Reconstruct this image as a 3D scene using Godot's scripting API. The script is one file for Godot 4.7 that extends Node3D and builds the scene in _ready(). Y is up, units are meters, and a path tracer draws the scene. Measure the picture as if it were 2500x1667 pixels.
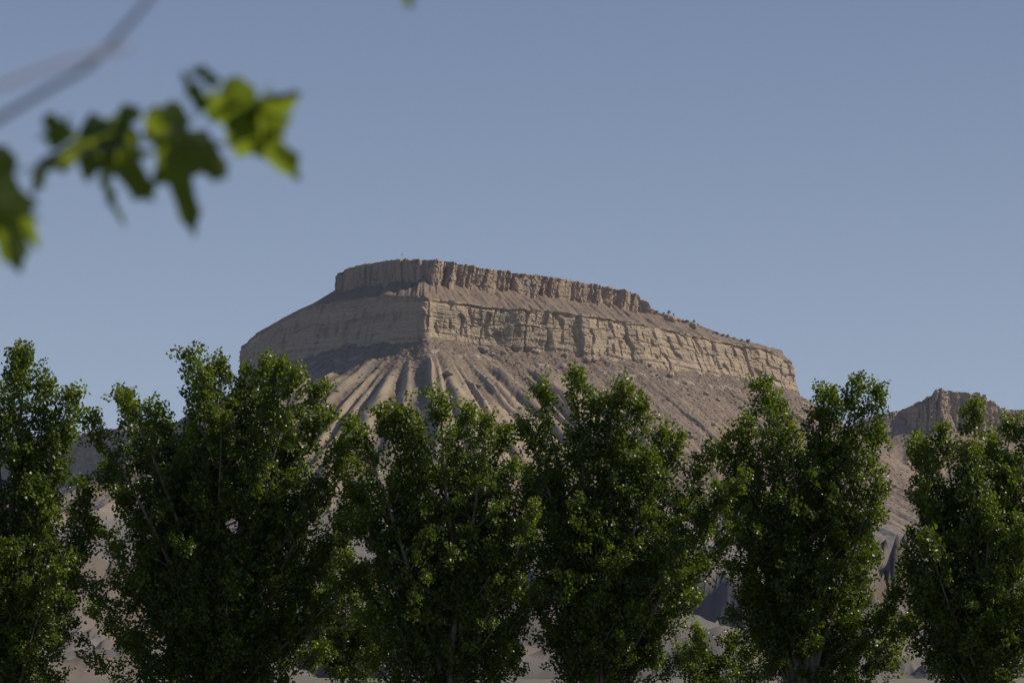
extends Node3D
# A sandstone mesa above shale slopes, seen past a row of cottonwoods from under an overhanging tree. Metres, y up.

var smooth_noise := FastNoiseLite.new()
var cell_value := FastNoiseLite.new()
var cell_edge := FastNoiseLite.new()
var rock := StandardMaterial3D.new()
var leaf_green := StandardMaterial3D.new()
var bark := StandardMaterial3D.new()


func _ready() -> void:
	set_view()
	set_light()
	set_materials()
	make_stones()
	build_ground()
	build_mesa()
	build_butte()
	build_cliff_wall()
	build_foothills()
	build_tree_row()
	build_overhanging_tree()


# ------------------------------------------------------------------ camera, sky, sun

func set_view() -> void:
	var cam := Camera3D.new()
	cam.name = "camera"
	add_child(cam)
	cam.position = Vector3(0, 1.6, 0)
	cam.rotation_degrees = Vector3(7.8, 0, 0)
	var lens := CameraAttributesPhysical.new()
	lens.frustum_focal_length = 84.87
	lens.frustum_focus_distance = 170.0
	lens.frustum_near = 0.2
	lens.frustum_far = 60000.0
	lens.exposure_aperture = 6.2
	cam.attributes = lens
	cam.current = true


func lin(r: float, g: float, b: float) -> Color:
	return Color(r, g, b).linear_to_srgb()


func set_light() -> void:
	var sky_mat := ProceduralSkyMaterial.new()
	sky_mat.sky_top_color = lin(0.079, 0.131, 0.289)
	sky_mat.sky_horizon_color = lin(0.448, 0.546, 0.652)
	sky_mat.sky_curve = 0.15
	sky_mat.ground_horizon_color = lin(0.30, 0.29, 0.28)
	sky_mat.ground_bottom_color = lin(0.16, 0.14, 0.11)
	sky_mat.sun_angle_max = 12.0
	var sky := Sky.new()
	sky.sky_material = sky_mat
	var e := Environment.new()
	e.background_mode = Environment.BG_SKY
	e.sky = sky
	e.tonemap_mode = Environment.TONE_MAPPER_LINEAR
	e.tonemap_exposure = 1.0
	e.sdfgi_enabled = true
	e.ssao_enabled = true
	e.ssil_enabled = true
	e.fog_enabled = FOG > 0.0
	e.fog_density = FOG
	e.fog_light_color = lin(0.62, 0.72, 0.88)
	var w := WorldEnvironment.new()
	w.name = "world"
	w.environment = e
	add_child(w)
	var sun := DirectionalLight3D.new()
	sun.name = "sun"
	sun.light_energy = 1.6
	sun.light_color = Color(1.0, 0.95, 0.87)
	sun.light_angular_distance = 0.53
	sun.shadow_enabled = true
	sun.directional_shadow_max_distance = 8000.0
	add_child(sun)
	var azimuth := deg_to_rad(100.0)
	var height := deg_to_rad(41.0)
	sun.look_at_from_position(Vector3.ZERO, -Vector3(cos(height) * sin(azimuth), sin(height), cos(height) * cos(azimuth)))

const FOG := 0.00002


func set_materials() -> void:
	for n in [smooth_noise, cell_value, cell_edge]:
		n.frequency = 1.0
		n.fractal_type = FastNoiseLite.FRACTAL_NONE
		n.seed = 11
	smooth_noise.noise_type = FastNoiseLite.TYPE_SIMPLEX_SMOOTH
	cell_value.noise_type = FastNoiseLite.TYPE_CELLULAR
	cell_value.cellular_return_type = FastNoiseLite.RETURN_CELL_VALUE
	cell_value.cellular_jitter = 0.9
	cell_edge.noise_type = FastNoiseLite.TYPE_CELLULAR
	cell_edge.cellular_return_type = FastNoiseLite.RETURN_DISTANCE2_SUB
	cell_edge.cellular_jitter = 0.9
	rock.resource_name = "weathered_rock"
	rock.vertex_color_use_as_albedo = true
	rock.roughness = 0.95
	rock.metallic_specular = 0.2
	leaf_green.resource_name = "cottonwood_leaf"
	leaf_green.vertex_color_use_as_albedo = true
	leaf_green.roughness = 0.4
	leaf_green.metallic_specular = 0.5
	leaf_green.cull_mode = BaseMaterial3D.CULL_DISABLED
	leaf_green.backlight_enabled = true
	leaf_green.backlight = lin(1.0, 1.0, 0.25)
	bark.resource_name = "grey_bark"
	bark.roughness = 0.9
	bark.albedo_color = lin(0.3, 0.27, 0.23)
	var grain := FastNoiseLite.new()
	grain.frequency = 0.03
	grain.seed = 5
	var bump := NoiseTexture2D.new()
	bump.width = 512
	bump.height = 512
	bump.seamless = true
	bump.noise = grain
	var ramp := Gradient.new()
	ramp.set_color(0, Color(0.55, 0.52, 0.5))
	ramp.set_color(1, Color(1, 1, 1))
	bump.color_ramp = ramp
	bark.albedo_texture = bump
	bark.uv1_triplanar = true
	bark.uv1_scale = Vector3(6, 1.2, 6)


# ------------------------------------------------------------------ helpers

func note(o: Node, label: String, category: String, group := "") -> void:
	o.set_meta("label", label)
	o.set_meta("category", category)
	if group != "":
		o.set_meta("group", group)


func base_node(called: String, where: Vector3) -> Node3D:
	var o := Node3D.new()
	o.name = called
	add_child(o, true)
	o.position = where
	return o


func mesh_from(v: PackedVector3Array, idx: PackedInt32Array, c := PackedColorArray(), n := PackedVector3Array()) -> ArrayMesh:
	var a := []
	a.resize(Mesh.ARRAY_MAX)
	a[Mesh.ARRAY_VERTEX] = v
	a[Mesh.ARRAY_INDEX] = idx
	if c.size():
		a[Mesh.ARRAY_COLOR] = c
	if n.size():
		a[Mesh.ARRAY_NORMAL] = n
	var m := ArrayMesh.new()
	m.add_surface_from_arrays(Mesh.PRIMITIVE_TRIANGLES, a)
	return m


func put(parent: Node, called: String, m: Mesh, mat: Material) -> MeshInstance3D:
	var o := MeshInstance3D.new()
	o.name = called
	o.mesh = m
	o.material_override = mat
	parent.add_child(o, true)
	return o


func grid_index(columns: int, rows: int) -> PackedInt32Array:
	var idx := PackedInt32Array()
	idx.resize((columns - 1) * (rows - 1) * 6)
	var k := 0
	for r in rows - 1:
		for i in columns - 1:
			var a := r * columns + i
			idx[k] = a
			idx[k + 1] = a + 1
			idx[k + 2] = a + columns
			idx[k + 3] = a + 1
			idx[k + 4] = a + columns + 1
			idx[k + 5] = a + columns
			k += 6
	return idx


func grid_normals(v: PackedVector3Array, columns: int, rows: int) -> PackedVector3Array:
	var n := PackedVector3Array()
	n.resize(v.size())
	for r in rows:
		var up := maxi(r - 1, 0) * columns
		var down := mini(r + 1, rows - 1) * columns
		for i in columns:
			var along := v[r * columns + mini(i + 1, columns - 1)] - v[r * columns + maxi(i - 1, 0)]
			var fall := v[down + i] - v[up + i]
			n[r * columns + i] = fall.cross(along).normalized()
	return n


func step01(a: float, b: float, x: float) -> float:
	var t := clampf((x - a) / (b - a), 0.0, 1.0)
	return t * t * (3.0 - 2.0 * t)


func mix3(a: Vector3, b: Vector3, t: float) -> Vector3:
	return a + (b - a) * t


func dense(points: Array, per: int) -> PackedVector3Array:
	var out := PackedVector3Array()
	for i in points.size() - 1:
		var p0: Vector3 = points[maxi(i - 1, 0)]
		var p1: Vector3 = points[i]
		var p2: Vector3 = points[i + 1]
		var p3: Vector3 = points[mini(i + 2, points.size() - 1)]
		for k in per:
			out.append(p1.cubic_interpolate(p2, p0, p3, float(k) / per))
	out.append(points[points.size() - 1])
	return out


# ------------------------------------------------------------------ ground

func build_ground() -> void:
	var soil := StandardMaterial3D.new()
	soil.resource_name = "dry_soil"
	soil.roughness = 1.0
	var grain := FastNoiseLite.new()
	grain.frequency = 0.02
	grain.fractal_octaves = 5
	var t := NoiseTexture2D.new()
	t.width = 1024
	t.height = 1024
	t.seamless = true
	t.noise = grain
	var ramp := Gradient.new()
	ramp.set_color(0, lin(0.085, 0.08, 0.05))
	ramp.set_color(1, lin(0.15, 0.135, 0.095))
	t.color_ramp = ramp
	soil.albedo_texture = t
	soil.uv1_triplanar = true
	soil.uv1_world_triplanar = true
	soil.uv1_scale = Vector3(0.11, 0.11, 0.11)
	var m := PlaneMesh.new()
	m.size = Vector2(30000, 30000)
	var o := put(self, "ground", m, soil)
	o.set_meta("kind", "structure")
	note(o, "flat dry valley floor below the trees and hills", "ground")


# ------------------------------------------------------------------ rock walls

class Scarp:
	var n := 0
	var top: PackedVector3Array      # foot of the wall's upper edge, one point a column
	var curves: Array = []
	var out: PackedVector3Array      # outward direction, level
	var along: PackedFloat32Array    # metres along the wall
	var mid: PackedFloat32Array      # metres along the middle of the slope below


func lay_out(tables: Array, n: int, turn_smooth: float, mid_reach: float) -> Scarp:
	var s := Scarp.new()
	s.n = n
	var full := []
	for t in tables:
		full.append(dense(t, 40))
	var last: PackedVector3Array = full[full.size() - 1]
	var upper: PackedVector3Array = full[0]
	var length := PackedFloat32Array([0.0])
	for i in range(1, last.size()):
		var d := (last[i] - last[i - 1] + upper[i] - upper[i - 1]) * 0.5
		length.append(length[i - 1] + Vector2(d.x, d.z).length())
	var total := length[length.size() - 1]
	for t in tables:
		var blank := PackedVector3Array()
		blank.resize(n)
		s.curves.append(blank)
	s.along.resize(n)
	var j := 0
	for i in n:
		var want := total * i / (n - 1)
		while j < length.size() - 2 and length[j + 1] < want:
			j += 1
		var f := clampf((want - length[j]) / maxf(length[j + 1] - length[j], 1e-4), 0.0, 1.0)
		for k in tables.size():
			s.curves[k][i] = (full[k][j] as Vector3).lerp(full[k][j + 1], f)
		s.along[i] = want
	var raw := PackedVector3Array()
	raw.resize(n)
	var foot: PackedVector3Array = s.curves[tables.size() - 1]
	for i in n:
		var d := foot[mini(i + 1, n - 1)] - foot[maxi(i - 1, 0)]
		raw[i] = Vector3(-d.z, 0, d.x).normalized()
	var w := maxi(1, int(turn_smooth / total * n / 2.0))
	s.out.resize(n)
	var sums := PackedVector3Array([Vector3.ZERO])
	for i in n:
		sums.append(sums[i] + raw[i])
	for i in n:
		s.out[i] = (sums[mini(i + w, n - 1) + 1] - sums[maxi(i - w, 0)]).normalized()
	s.mid.resize(n)
	for i in range(1, n):
		var a := foot[i] + s.out[i] * mid_reach
		var b := foot[i - 1] + s.out[i - 1] * mid_reach
		s.mid[i] = s.mid[i - 1] + Vector2(a.x - b.x, a.z - b.z).length()
	return s


func columns_relief(q: float, y: float, wide: float, deep: float) -> float:
	# standing columns parted by clefts
	var nz := smooth_noise
	var w := q + 3.0 * nz.get_noise_2d(q / 25.0, y / 40.0) + 16.0 * nz.get_noise_2d(q / 62.0, 51.0)
	var d := cell_value.get_noise_2d(w / wide, y / 500.0) * 0.55
	d -= (1.0 - step01(0.0, 0.22, cell_edge.get_noise_2d(w / wide, y / 500.0) + 1.0)) * 0.9
	w += 1.3 * nz.get_noise_2d(q / 6.0, y / 7.0)
	d += cell_value.get_noise_2d(w / (wide * 0.36) + 40.0, y / 60.0) * 0.3
	d -= (1.0 - step01(0.0, 0.2, cell_edge.get_noise_2d(w / (wide * 0.36) + 40.0, y / 60.0) + 1.0)) * 0.32
	d += cell_value.get_noise_2d(q / 2.6, y / 3.4) * 0.085
	d *= 0.45 + 0.55 * step01(-0.35, 0.25, nz.get_noise_2d(q / 48.0, 91.0))
	d += courses(w, y / 9.0, 9.0, 12.0).x * 0.14
	return d * deep


var beds := PackedFloat32Array()
var bed_tone := PackedFloat32Array()


func make_beds() -> void:
	var rng := RandomNumberGenerator.new()
	rng.seed = 77
	beds.resize(800)
	bed_tone.resize(800)
	var i := 0
	while i < 800:
		var thick := rng.randi_range(2, 14)
		var v := rng.randf_range(-1.0, 1.0)
		var tone := rng.randf_range(-1.0, 1.0)
		for k in thick:
			if i < 800:
				beds[i] = v - 0.25 * float(k) / thick
				bed_tone[i] = tone
				i += 1


func bed_at(y: float) -> int:
	return clampi(int((y - 420.0) * 4.0), 0, 799)


func chance(i: float, j: float) -> float:
	return fposmod(sin(i * 127.1 + j * 311.7) * 43758.5453, 1.0)


# courses of jointed blocks: x is how far a block stands out (-1 to 1), y the metres to its nearest joint
func courses(q: float, row: float, wide: float, salt: float) -> Vector2:
	var j := floorf(row)
	var u := q / wide + chance(j, salt) * 9.0
	u += 0.3 * sin(u * 2.3 + j)
	var i := floorf(u)
	var f := u - i
	return Vector2(chance(i + salt, j) * 2.0 - 1.0, minf(f, 1.0 - f) * wide)


func wall_relief(q: float, y: float, t: float) -> float:
	# a bedded sandstone wall: ledges, joints, fallen-out bays and blocks
	var nz := smooth_noise
	var lift := 2.5 * nz.get_noise_2d(q / 90.0, 3.0)
	var d := beds[bed_at(y + lift)] * (0.8 + 0.4 * nz.get_noise_2d(q / 40.0, 9.0))
	var split := 0.44 + 0.03 * nz.get_noise_2d(q / 60.0, 21.0)
	var notch := t - split
	d += (1.6 * step01(0.04, 0.025, t) - 2.6 * step01(0.025, 0.04, t) * step01(0.10, 0.075, t)) * step01(-0.5, 0.2, nz.get_noise_2d(q / 55.0, 71.0))
	d -= 2.4 * exp(-notch * notch * 2500.0) * step01(-0.5, 0.3, nz.get_noise_2d(q / 70.0, 31.0))
	var w := q + 2.2 * nz.get_noise_2d(q / 20.0, y / 26.0)
	d += 5.0 * nz.get_noise_2d(q / 75.0, 61.0)
	var big := courses(w, 0.5 if t < split else 1.5, 37.0, 3.0)
	d += big.x * 2.4 - 4.0 * (1.0 - step01(0.3, 2.2, big.y)) * step01(0.35, 0.6, chance(floorf(w / 37.0), 8.0))
	var mid := courses(w, (y + lift) / 15.0, 14.0, 5.0)
	d += mid.x * 0.9 - 0.6 * (1.0 - step01(0.1, 0.9, mid.y))
	var small := courses(q, (y + lift) / 3.4, 5.0, 7.0)
	var rough := step01(-0.25, 0.4, nz.get_noise_2d(q / 45.0, y / 22.0 + 3.0))
	d += small.x * (0.2 + 0.7 * rough)
	d += beds[bed_at(y * 1.0 + lift + 40.0)] * 1.2 * step01(0.16, 0.06, t)
	d -= 4.5 * step01(0.36, 0.55, nz.get_noise_2d(w / 21.0, y / 42.0 + 13.0)) * step01(1.0, 0.72, t)
	d += nz.get_noise_2d(q / 2.2, y / 2.0) * 0.35
	return d


func tint(base: Vector3, amount: float) -> Color:
	return Color(base.x * amount, base.y * amount, base.z * amount)


const CAP := Vector3(0.32, 0.243, 0.178)
const CAP_STAIN := Vector3(0.2, 0.15, 0.118)
const SAND := Vector3(0.335, 0.267, 0.19)
const SAND_BROWN := Vector3(0.21, 0.158, 0.115)
const SCREE := Vector3(0.158, 0.121, 0.093)
const RIDGE_TAN := Vector3(0.29, 0.231, 0.162)
const SHALE := Vector3(0.16, 0.146, 0.137)
const COAL := Vector3(0.085, 0.075, 0.07)
const LEDGE_PALE := Vector3(0.33, 0.28, 0.22)


func wall_color(q: float, y: float, t: float) -> Color:
	var nz := smooth_noise
	var stain := step01(0.1, 0.75, nz.get_noise_2d(q / 9.0, y / 55.0) * 0.6 + nz.get_noise_2d(q / 45.0 + 5.0, y / 30.0) * 0.6)
	var c := mix3(SAND, SAND_BROWN, stain * 0.75)
	var tone := bed_tone[bed_at(y + 2.5 * nz.get_noise_2d(q / 90.0, 3.0))]
	c = mix3(c, COAL, step01(0.55, 0.95, tone) * 0.25)
	return tint(c, 1.0 + 0.12 * tone + 0.2 * nz.get_noise_2d(q / 3.0, y / 3.0))


# the slope under a wall: scree, ridges and gullies, shale spurs. Returns Vector2(rise, ridge share)
func slope_relief(m: float, r: float, ridged: float, spurs: float) -> Vector3:
	var nz := smooth_noise
	var wm := m + 17.0 * nz.get_noise_2d(m / 52.0, 77.0)
	var t := wm / 27.0 + 0.4 * nz.get_noise_2d(m / 110.0, r / 300.0) + 0.06 * nz.get_noise_2d(m / 40.0, r / 110.0 + 4.0)
	var i := floorf(t)
	var f := t - i
	var h := fposmod(sin(i * 127.1) * 43758.5453, 1.0)
	var h2 := fposmod(sin(i * 311.7 + 2.0) * 24634.6345, 1.0)
	var grow := smoothstep(20.0 + 25.0 * h2, 95.0 + 50.0 * h2, r)
	var u := 2.0 * f - 1.0
	var crest := 1.0 - sqrt(u * u + 0.001)
	var rise := crest * (6.0 + 14.0 * h) * grow * ridged * (1.0 - 0.6 * step01(330.0, 560.0, r))
	# a second set of smaller ribs down the flanks
	var t2 := wm / 12.0 + 0.9 * nz.get_noise_2d(m / 40.0 + 8.0, r / 90.0)
	var u2 := 2.0 * (t2 - floorf(t2)) - 1.0
	rise += (1.0 - sqrt(u2 * u2 + 0.003)) * (1.5 + 3.5 * chance(floorf(t2), 4.0)) * step01(70.0, 210.0, r) * (0.12 + 0.88 * ridged)
	var t4 := m / 5.6 + 1.1 * nz.get_noise_2d(m / 26.0 + 5.0, r / 55.0)
	var u4 := 2.0 * (t4 - floorf(t4)) - 1.0
	rise += (1.0 - absf(u4)) * 0.9 * ridged * ridged * step01(45.0, 120.0, r) * step01(-0.5, 0.4, nz.get_noise_2d(m / 35.0, r / 60.0 + 9.0))
	# broad shale spurs lower down
	var t3 := m / 105.0 + 0.7 * nz.get_noise_2d(m / 300.0 + 3.0, r / 330.0)
	var u3 := 2.0 * (t3 - floorf(t3)) - 1.0
	rise += (1.0 - sqrt(u3 * u3 + 0.01)) * spurs * step01(240.0, 520.0, r)
	var share := step01(0.28, 0.62, crest) * grow * ridged
	return Vector3(rise, share, crest)


func slope_fall(r: float, y0: float) -> float:
	# how far the foot of the wall has dropped at r metres out
	var a := 0.72
	var y := y0 - a * minf(r, 230.0)
	if r > 230.0:
		var k := minf(r - 230.0, 420.0)
		y -= k * 0.66 - k * k * 0.00048
	if r > 650.0:
		var k := minf(r - 650.0, 700.0)
		y -= k * 0.25 - k * k * 0.00014
	return y


func slope_mesh(s: Scarp, foot: PackedVector3Array, reach: PackedFloat32Array, ridged: Callable, spurs: float, stony: float) -> Array:
	var rows := reach.size()
	var v := PackedVector3Array()
	var c := PackedColorArray()
	v.resize(s.n * rows)
	c.resize(s.n * rows)
	var nz := smooth_noise
	for k in rows:
		var r := reach[k]
		var near := step01(0.0, 10.0, r)
		for i in s.n:
			var m := s.mid[i]
			var q := s.along[i]
			var much: float = ridged.call(q)
			var e := slope_relief(m, r, much, spurs)
			var b := foot[i]
			var p := b + s.out[i] * r
			var y := slope_fall(r, b.y) + e.x
			# loose stone, rougher in the gullies
			var stones := (1.0 - e.y) * stony
			var rough := cell_value.get_noise_2d(m / 4.5, r / 3.6) * 0.75 + nz.get_noise_2d(p.x / 7.0, p.z / 7.0) * 0.9
			y += near * (rough * (0.25 + 0.9 * stones) + 3.0 * nz.get_noise_2d(p.x / 55.0, p.z / 55.0))
			# a pale ledge part of the way down
			var band := y - (b.y - 24.0) - 4.0 * nz.get_noise_2d(m / 60.0, 2.0)
			var ledge := exp(-band * band / 9.0) * step01(0.0, 0.25, nz.get_noise_2d(m / 35.0, 14.0)) * (1.0 - e.y) * stony
			p += s.out[i] * ledge * 2.5
			v[k * s.n + i] = Vector3(p.x, y, p.z)
			var col := mix3(SCREE, RIDGE_TAN, e.y)
			var low := step01(250.0, 170.0, y + 35.0 * nz.get_noise_2d(p.x / 120.0, p.z / 120.0))
			col = mix3(col, SHALE, low)
			col = mix3(col, LEDGE_PALE, ledge * 0.8)
			var grain := 1.0 + 0.2 * rough * (0.3 + stones) + 0.10 * nz.get_noise_2d(m / 16.0, r / 90.0)
			c[k * s.n + i] = tint(col, grain)
	return [v, c]


func build_mesa() -> void:
	make_beds()
	var tables := [
	[Vector3(-230.2, 610.5, -3980.0), Vector3(-260.2, 610.5, -3860.0), Vector3(-275.2, 612.5, -3740.0), Vector3(-265.7, 617.2, -3702.0), Vector3(-242.2, 621.1, -3672.0), Vector3(-216.8, 620.4, -3640.0), Vector3(-188.5, 618.6, -3606.0), Vector3(-157.7, 616.2, -3580.0), Vector3(-124.3, 612.1, -3560.0), Vector3(-108.0, 611.6, -3561.0), Vector3(-89.0, 612.5, -3582.0), Vector3(-48.3, 611.6, -3623.5), Vector3(9.4, 611.6, -3676.1), Vector3(69.4, 611.6, -3726.0), Vector3(112.9, 611.6, -3772.8), Vector3(156.0, 611.6, -3816.5), Vector3(204.7, 611.6, -3897.5), Vector3(238.7, 587.8, -3921.1), Vector3(302.3, 581.7, -4008.9), Vector3(374.6, 567.9, -4084.5), Vector3(443.9, 559.3, -4143.4), Vector3(476.6, 557.3, -4215.0), Vector3(446.6, 551.3, -4405.0), Vector3(396.6, 545.3, -4595.0)],
	[Vector3(-229.8, 593.3, -3977.0), Vector3(-259.8, 593.3, -3857.0), Vector3(-274.8, 593.3, -3737.0), Vector3(-265.2, 588.0, -3699.0), Vector3(-241.7, 588.0, -3669.0), Vector3(-216.4, 586.9, -3637.0), Vector3(-188.1, 584.1, -3603.0), Vector3(-157.4, 585.2, -3577.0), Vector3(-127.3, 580.0, -3557.0), Vector3(-112.4, 577.5, -3558.0), Vector3(-95.4, 578.9, -3579.0), Vector3(-52.9, 579.6, -3620.5), Vector3(6.0, 579.8, -3673.1), Vector3(63.8, 580.1, -3723.0), Vector3(109.3, 581.1, -3769.8), Vector3(152.2, 580.1, -3813.5), Vector3(201.6, 583.8, -3894.5), Vector3(234.9, 583.0, -3918.1), Vector3(300.5, 578.3, -4005.9), Vector3(372.8, 565.2, -4081.5), Vector3(443.5, 557.4, -4140.4), Vector3(476.3, 556.2, -4212.0), Vector3(446.3, 550.2, -4402.0), Vector3(396.3, 544.2, -4592.0)],
	[Vector3(-490.8, 546.1, -4527.7), Vector3(-470.8, 546.1, -4297.7), Vector3(-460.8, 546.1, -4067.7), Vector3(-365.7, 546.1, -3739.2), Vector3(-304.5, 557.4, -3655.0), Vector3(-237.9, 558.1, -3594.0), Vector3(-191.6, 556.2, -3548.0), Vector3(-154.6, 550.9, -3518.0), Vector3(-127.7, 546.1, -3500.0), Vector3(-114.1, 547.0, -3514.0), Vector3(-84.5, 546.1, -3537.8), Vector3(-30.7, 546.1, -3580.7), Vector3(25.6, 546.1, -3606.9), Vector3(82.3, 546.1, -3642.5), Vector3(126.8, 546.1, -3683.3), Vector3(172.8, 546.1, -3734.5), Vector3(224.0, 546.1, -3796.8), Vector3(269.9, 546.1, -3861.1), Vector3(333.8, 546.1, -3953.9), Vector3(399.2, 546.1, -4034.5), Vector3(450.4, 546.1, -4101.4), Vector3(486.5, 537.9, -4190.0), Vector3(501.5, 537.9, -4370.0), Vector3(496.5, 537.9, -4550.0)],
	[Vector3(-485.9, 475.2, -4519.7), Vector3(-465.9, 475.2, -4289.7), Vector3(-455.9, 475.2, -4059.7), Vector3(-376.8, 467.6, -3731.2), Vector3(-322.1, 475.1, -3647.0), Vector3(-256.3, 485.6, -3586.0), Vector3(-206.7, 482.0, -3540.0), Vector3(-160.3, 481.8, -3510.0), Vector3(-127.1, 484.4, -3492.0), Vector3(-113.5, 484.4, -3506.0), Vector3(-87.3, 485.8, -3529.8), Vector3(-39.6, 485.7, -3572.7), Vector3(19.0, 480.1, -3598.9), Vector3(81.9, 477.5, -3634.5), Vector3(132.9, 478.1, -3675.3), Vector3(184.2, 479.3, -3726.5), Vector3(243.6, 476.8, -3788.8), Vector3(296.7, 477.1, -3853.1), Vector3(353.9, 482.8, -3945.9), Vector3(412.2, 485.3, -4026.5), Vector3(463.5, 480.6, -4093.4), Vector3(496.1, 481.8, -4182.0), Vector3(521.1, 481.8, -4362.0), Vector3(526.1, 481.8, -4542.0)]]
	var n := 1350
	var s := lay_out(tables, n, 150.0, 120.0)
	var cap_top: PackedVector3Array = s.curves[0]
	var cap_foot: PackedVector3Array = s.curves[1]
	var rim: PackedVector3Array = s.curves[2]
	var foot: PackedVector3Array = s.curves[3]
	var root := base_node("mesa", Vector3(0, 0, 0))
	root.set_meta("kind", "structure")
	note(root, "tan sandstone mesa with a dark cap rock cliff above gullied slopes", "mesa")
	var nz := smooth_noise
	# where the wall turns from the shaded side to the sunny side
	var q_prow := 0.0
	for i in n:
		if foot[i].x < -128.0:
			q_prow = s.along[i]
	# the foot of each wall is buried to an uneven height
	for i in n:
		var q := s.along[i]
		var h := cap_top[i].y - cap_foot[i].y
		cap_foot[i].y += minf(h * 0.25, 8.0) * (0.6 * nz.get_noise_2d(q / 38.0, 1.0) + 0.4 * nz.get_noise_2d(q / 15.0, 5.0))
		rim[i].y += 1.5 * cell_value.get_noise_2d(q / 9.0, 6.0) + 5.0 * step01(0.78, 0.86, float(i) / n) * cell_value.get_noise_2d(q / 17.0, 2.0)
		foot[i].y += 6.0 * (0.6 * nz.get_noise_2d(q / 45.0, 11.0) + 0.4 * nz.get_noise_2d(q / 17.0, 15.0))
	# cap rock
	var rows := 54
	var v := PackedVector3Array()
	var c := PackedColorArray()
	v.resize(n * rows)
	c.resize(n * rows)
	for k in rows:
		for i in n:
			var q := s.along[i]
			var sunny := 0.4 + 0.6 * step01(q_prow - 40.0, q_prow + 60.0, q)
			var tall := cap_top[i].y - cap_foot[i].y
			var here := step01(3.0, 18.0, tall)
			var p: Vector3
			var t := 0.0
			if k < 6:
				var back: float = [180.0, 90.0, 40.0, 14.0, 4.0, 1.2][k]
				p = cap_top[i] - s.out[i] * back
				p.y += (1.2 if k > 2 else -2.0) + 1.6 * nz.get_noise_2d(p.x / 12.0, p.z / 12.0)
			else:
				t = float(k - 6) / (rows - 7)
				p = cap_top[i].lerp(cap_foot[i], t)
				if t < 0.02:
					p.y += 1.1 * cell_value.get_noise_2d(q / 6.0, 3.0) + 0.8 * nz.get_noise_2d(q / 3.0, 8.0)
			var d := columns_relief(q, p.y if k >= 6 else cap_top[i].y, 33.0, 10.0 * sunny) * here
			p += s.out[i] * d
			if k == rows - 1:
				p.y -= minf(10.0, tall * 0.5)
			v[k * n + i] = p
			var stain := step01(-0.1, 0.6, nz.get_noise_2d(q / 5.0, p.y / 45.0) * 0.7 + nz.get_noise_2d(q / 30.0, 40.0) * 0.5)
			var col := mix3(CAP, CAP_STAIN, stain * 0.7)
			col = mix3(col, SCREE, 1.0 - here)
			c[k * n + i] = tint(col, 1.0 + 0.16 * nz.get_noise_2d(q / 2.5, p.y / 4.0))
	put(root, "cap_rock", mesh_from(v, grid_index(n, rows), c), rock)
	# bench of scree between the two cliffs
	rows = 26
	v.resize(n * rows)
	c.resize(n * rows)
	for k in rows:
		var t := float(k) / (rows - 1)
		for i in n:
			var q := s.along[i]
			var b := rim[i] + s.out[i] * (wall_relief(q, rim[i].y, 0.0) * 0.6)
			var behind := minf(12.0, (cap_top[i].y - cap_foot[i].y) * 0.45)
			var p := (cap_foot[i] - s.out[i] * behind + Vector3(0, behind * 0.62, 0)).lerp(b, t)
			p.y -= 5.0 * sin(PI * t) * (1.0 - t)
			var mid := 4.0 * t * (1.0 - t)
			var rough := cell_value.get_noise_2d(p.x / 4.0, p.z / 4.0) * 0.6 + nz.get_noise_2d(p.x / 6.0, p.z / 6.0) * 0.6
			p.y += (0.25 + 0.75 * mid) * step01(1.0, 0.9, t) * (rough + 2.2 * nz.get_noise_2d(q / 30.0, t * 1.2) + 1.0 * nz.get_noise_2d(q / 9.0, t * 1.5))
			v[k * n + i] = p
			c[k * n + i] = tint(SCREE, 1.04 + 0.12 * rough + 0.08 * nz.get_noise_2d(q / 20.0, t * 2.0))
	put(root, "scree_bench", mesh_from(v, grid_index(n, rows), c, grid_normals(v, n, rows)), rock)
	# main sandstone cliff
	rows = 96
	v.resize(n * rows)
	c.resize(n * rows)
	for k in rows:
		var t := float(k) / (rows - 1)
		for i in n:
			var q := s.along[i]
			var sunny := 0.55 + 0.45 * step01(q_prow - 30.0, q_prow + 30.0, q)
			var p := rim[i].lerp(foot[i], t)
			var fade := 0.6 + 0.4 * step01(0.0, 0.1, t)
			p += s.out[i] * (wall_relief(q, p.y, t) * sunny * fade)
			if k == rows - 1:
				p.y -= 10.0
			v[k * n + i] = p
			c[k * n + i] = wall_color(q, p.y, t)
	put(root, "sandstone_cliff", mesh_from(v, grid_index(n, rows), c), rock)
	# slopes
	var reach := PackedFloat32Array()
	var r := -9.0
	while r < 1250.0:
		reach.append(r)
		r += 1.7 + maxf(r, 0.0) * 0.0075
	var ridged := func(q: float) -> float: return 0.32 + 0.68 * (1.0 - step01(q_prow + 190.0, q_prow + 330.0, q))
	var made := slope_mesh(s, foot, reach, ridged, 26.0, 1.0)
	v = made[0]
	put(root, "gullied_slope", mesh_from(v, grid_index(n, reach.size()), made[1], grid_normals(v, n, reach.size())), rock)
	scatter_stones(root, v, n, reach)
	for e in [[Vector3(258.9, 577.8, -3936.7), 20, 10], [Vector3(302.7, 575.5, -3996.5), 12, 8]]:
		for k in 6:
			var o := put(root, "outcrop_block", stones[k], rock_stone[k % 3])
			var a := k * 1.1
			o.position = e[0] + Vector3(cos(a) * e[1] * 0.28, -1.0, sin(a) * e[1] * 0.28)
			o.scale = Vector3(e[1] * 0.34, e[2] * (0.7 + 0.12 * (k % 3)), e[1] * 0.34)
			o.rotation.y = k * 2.1
	build_flagpole()
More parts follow.
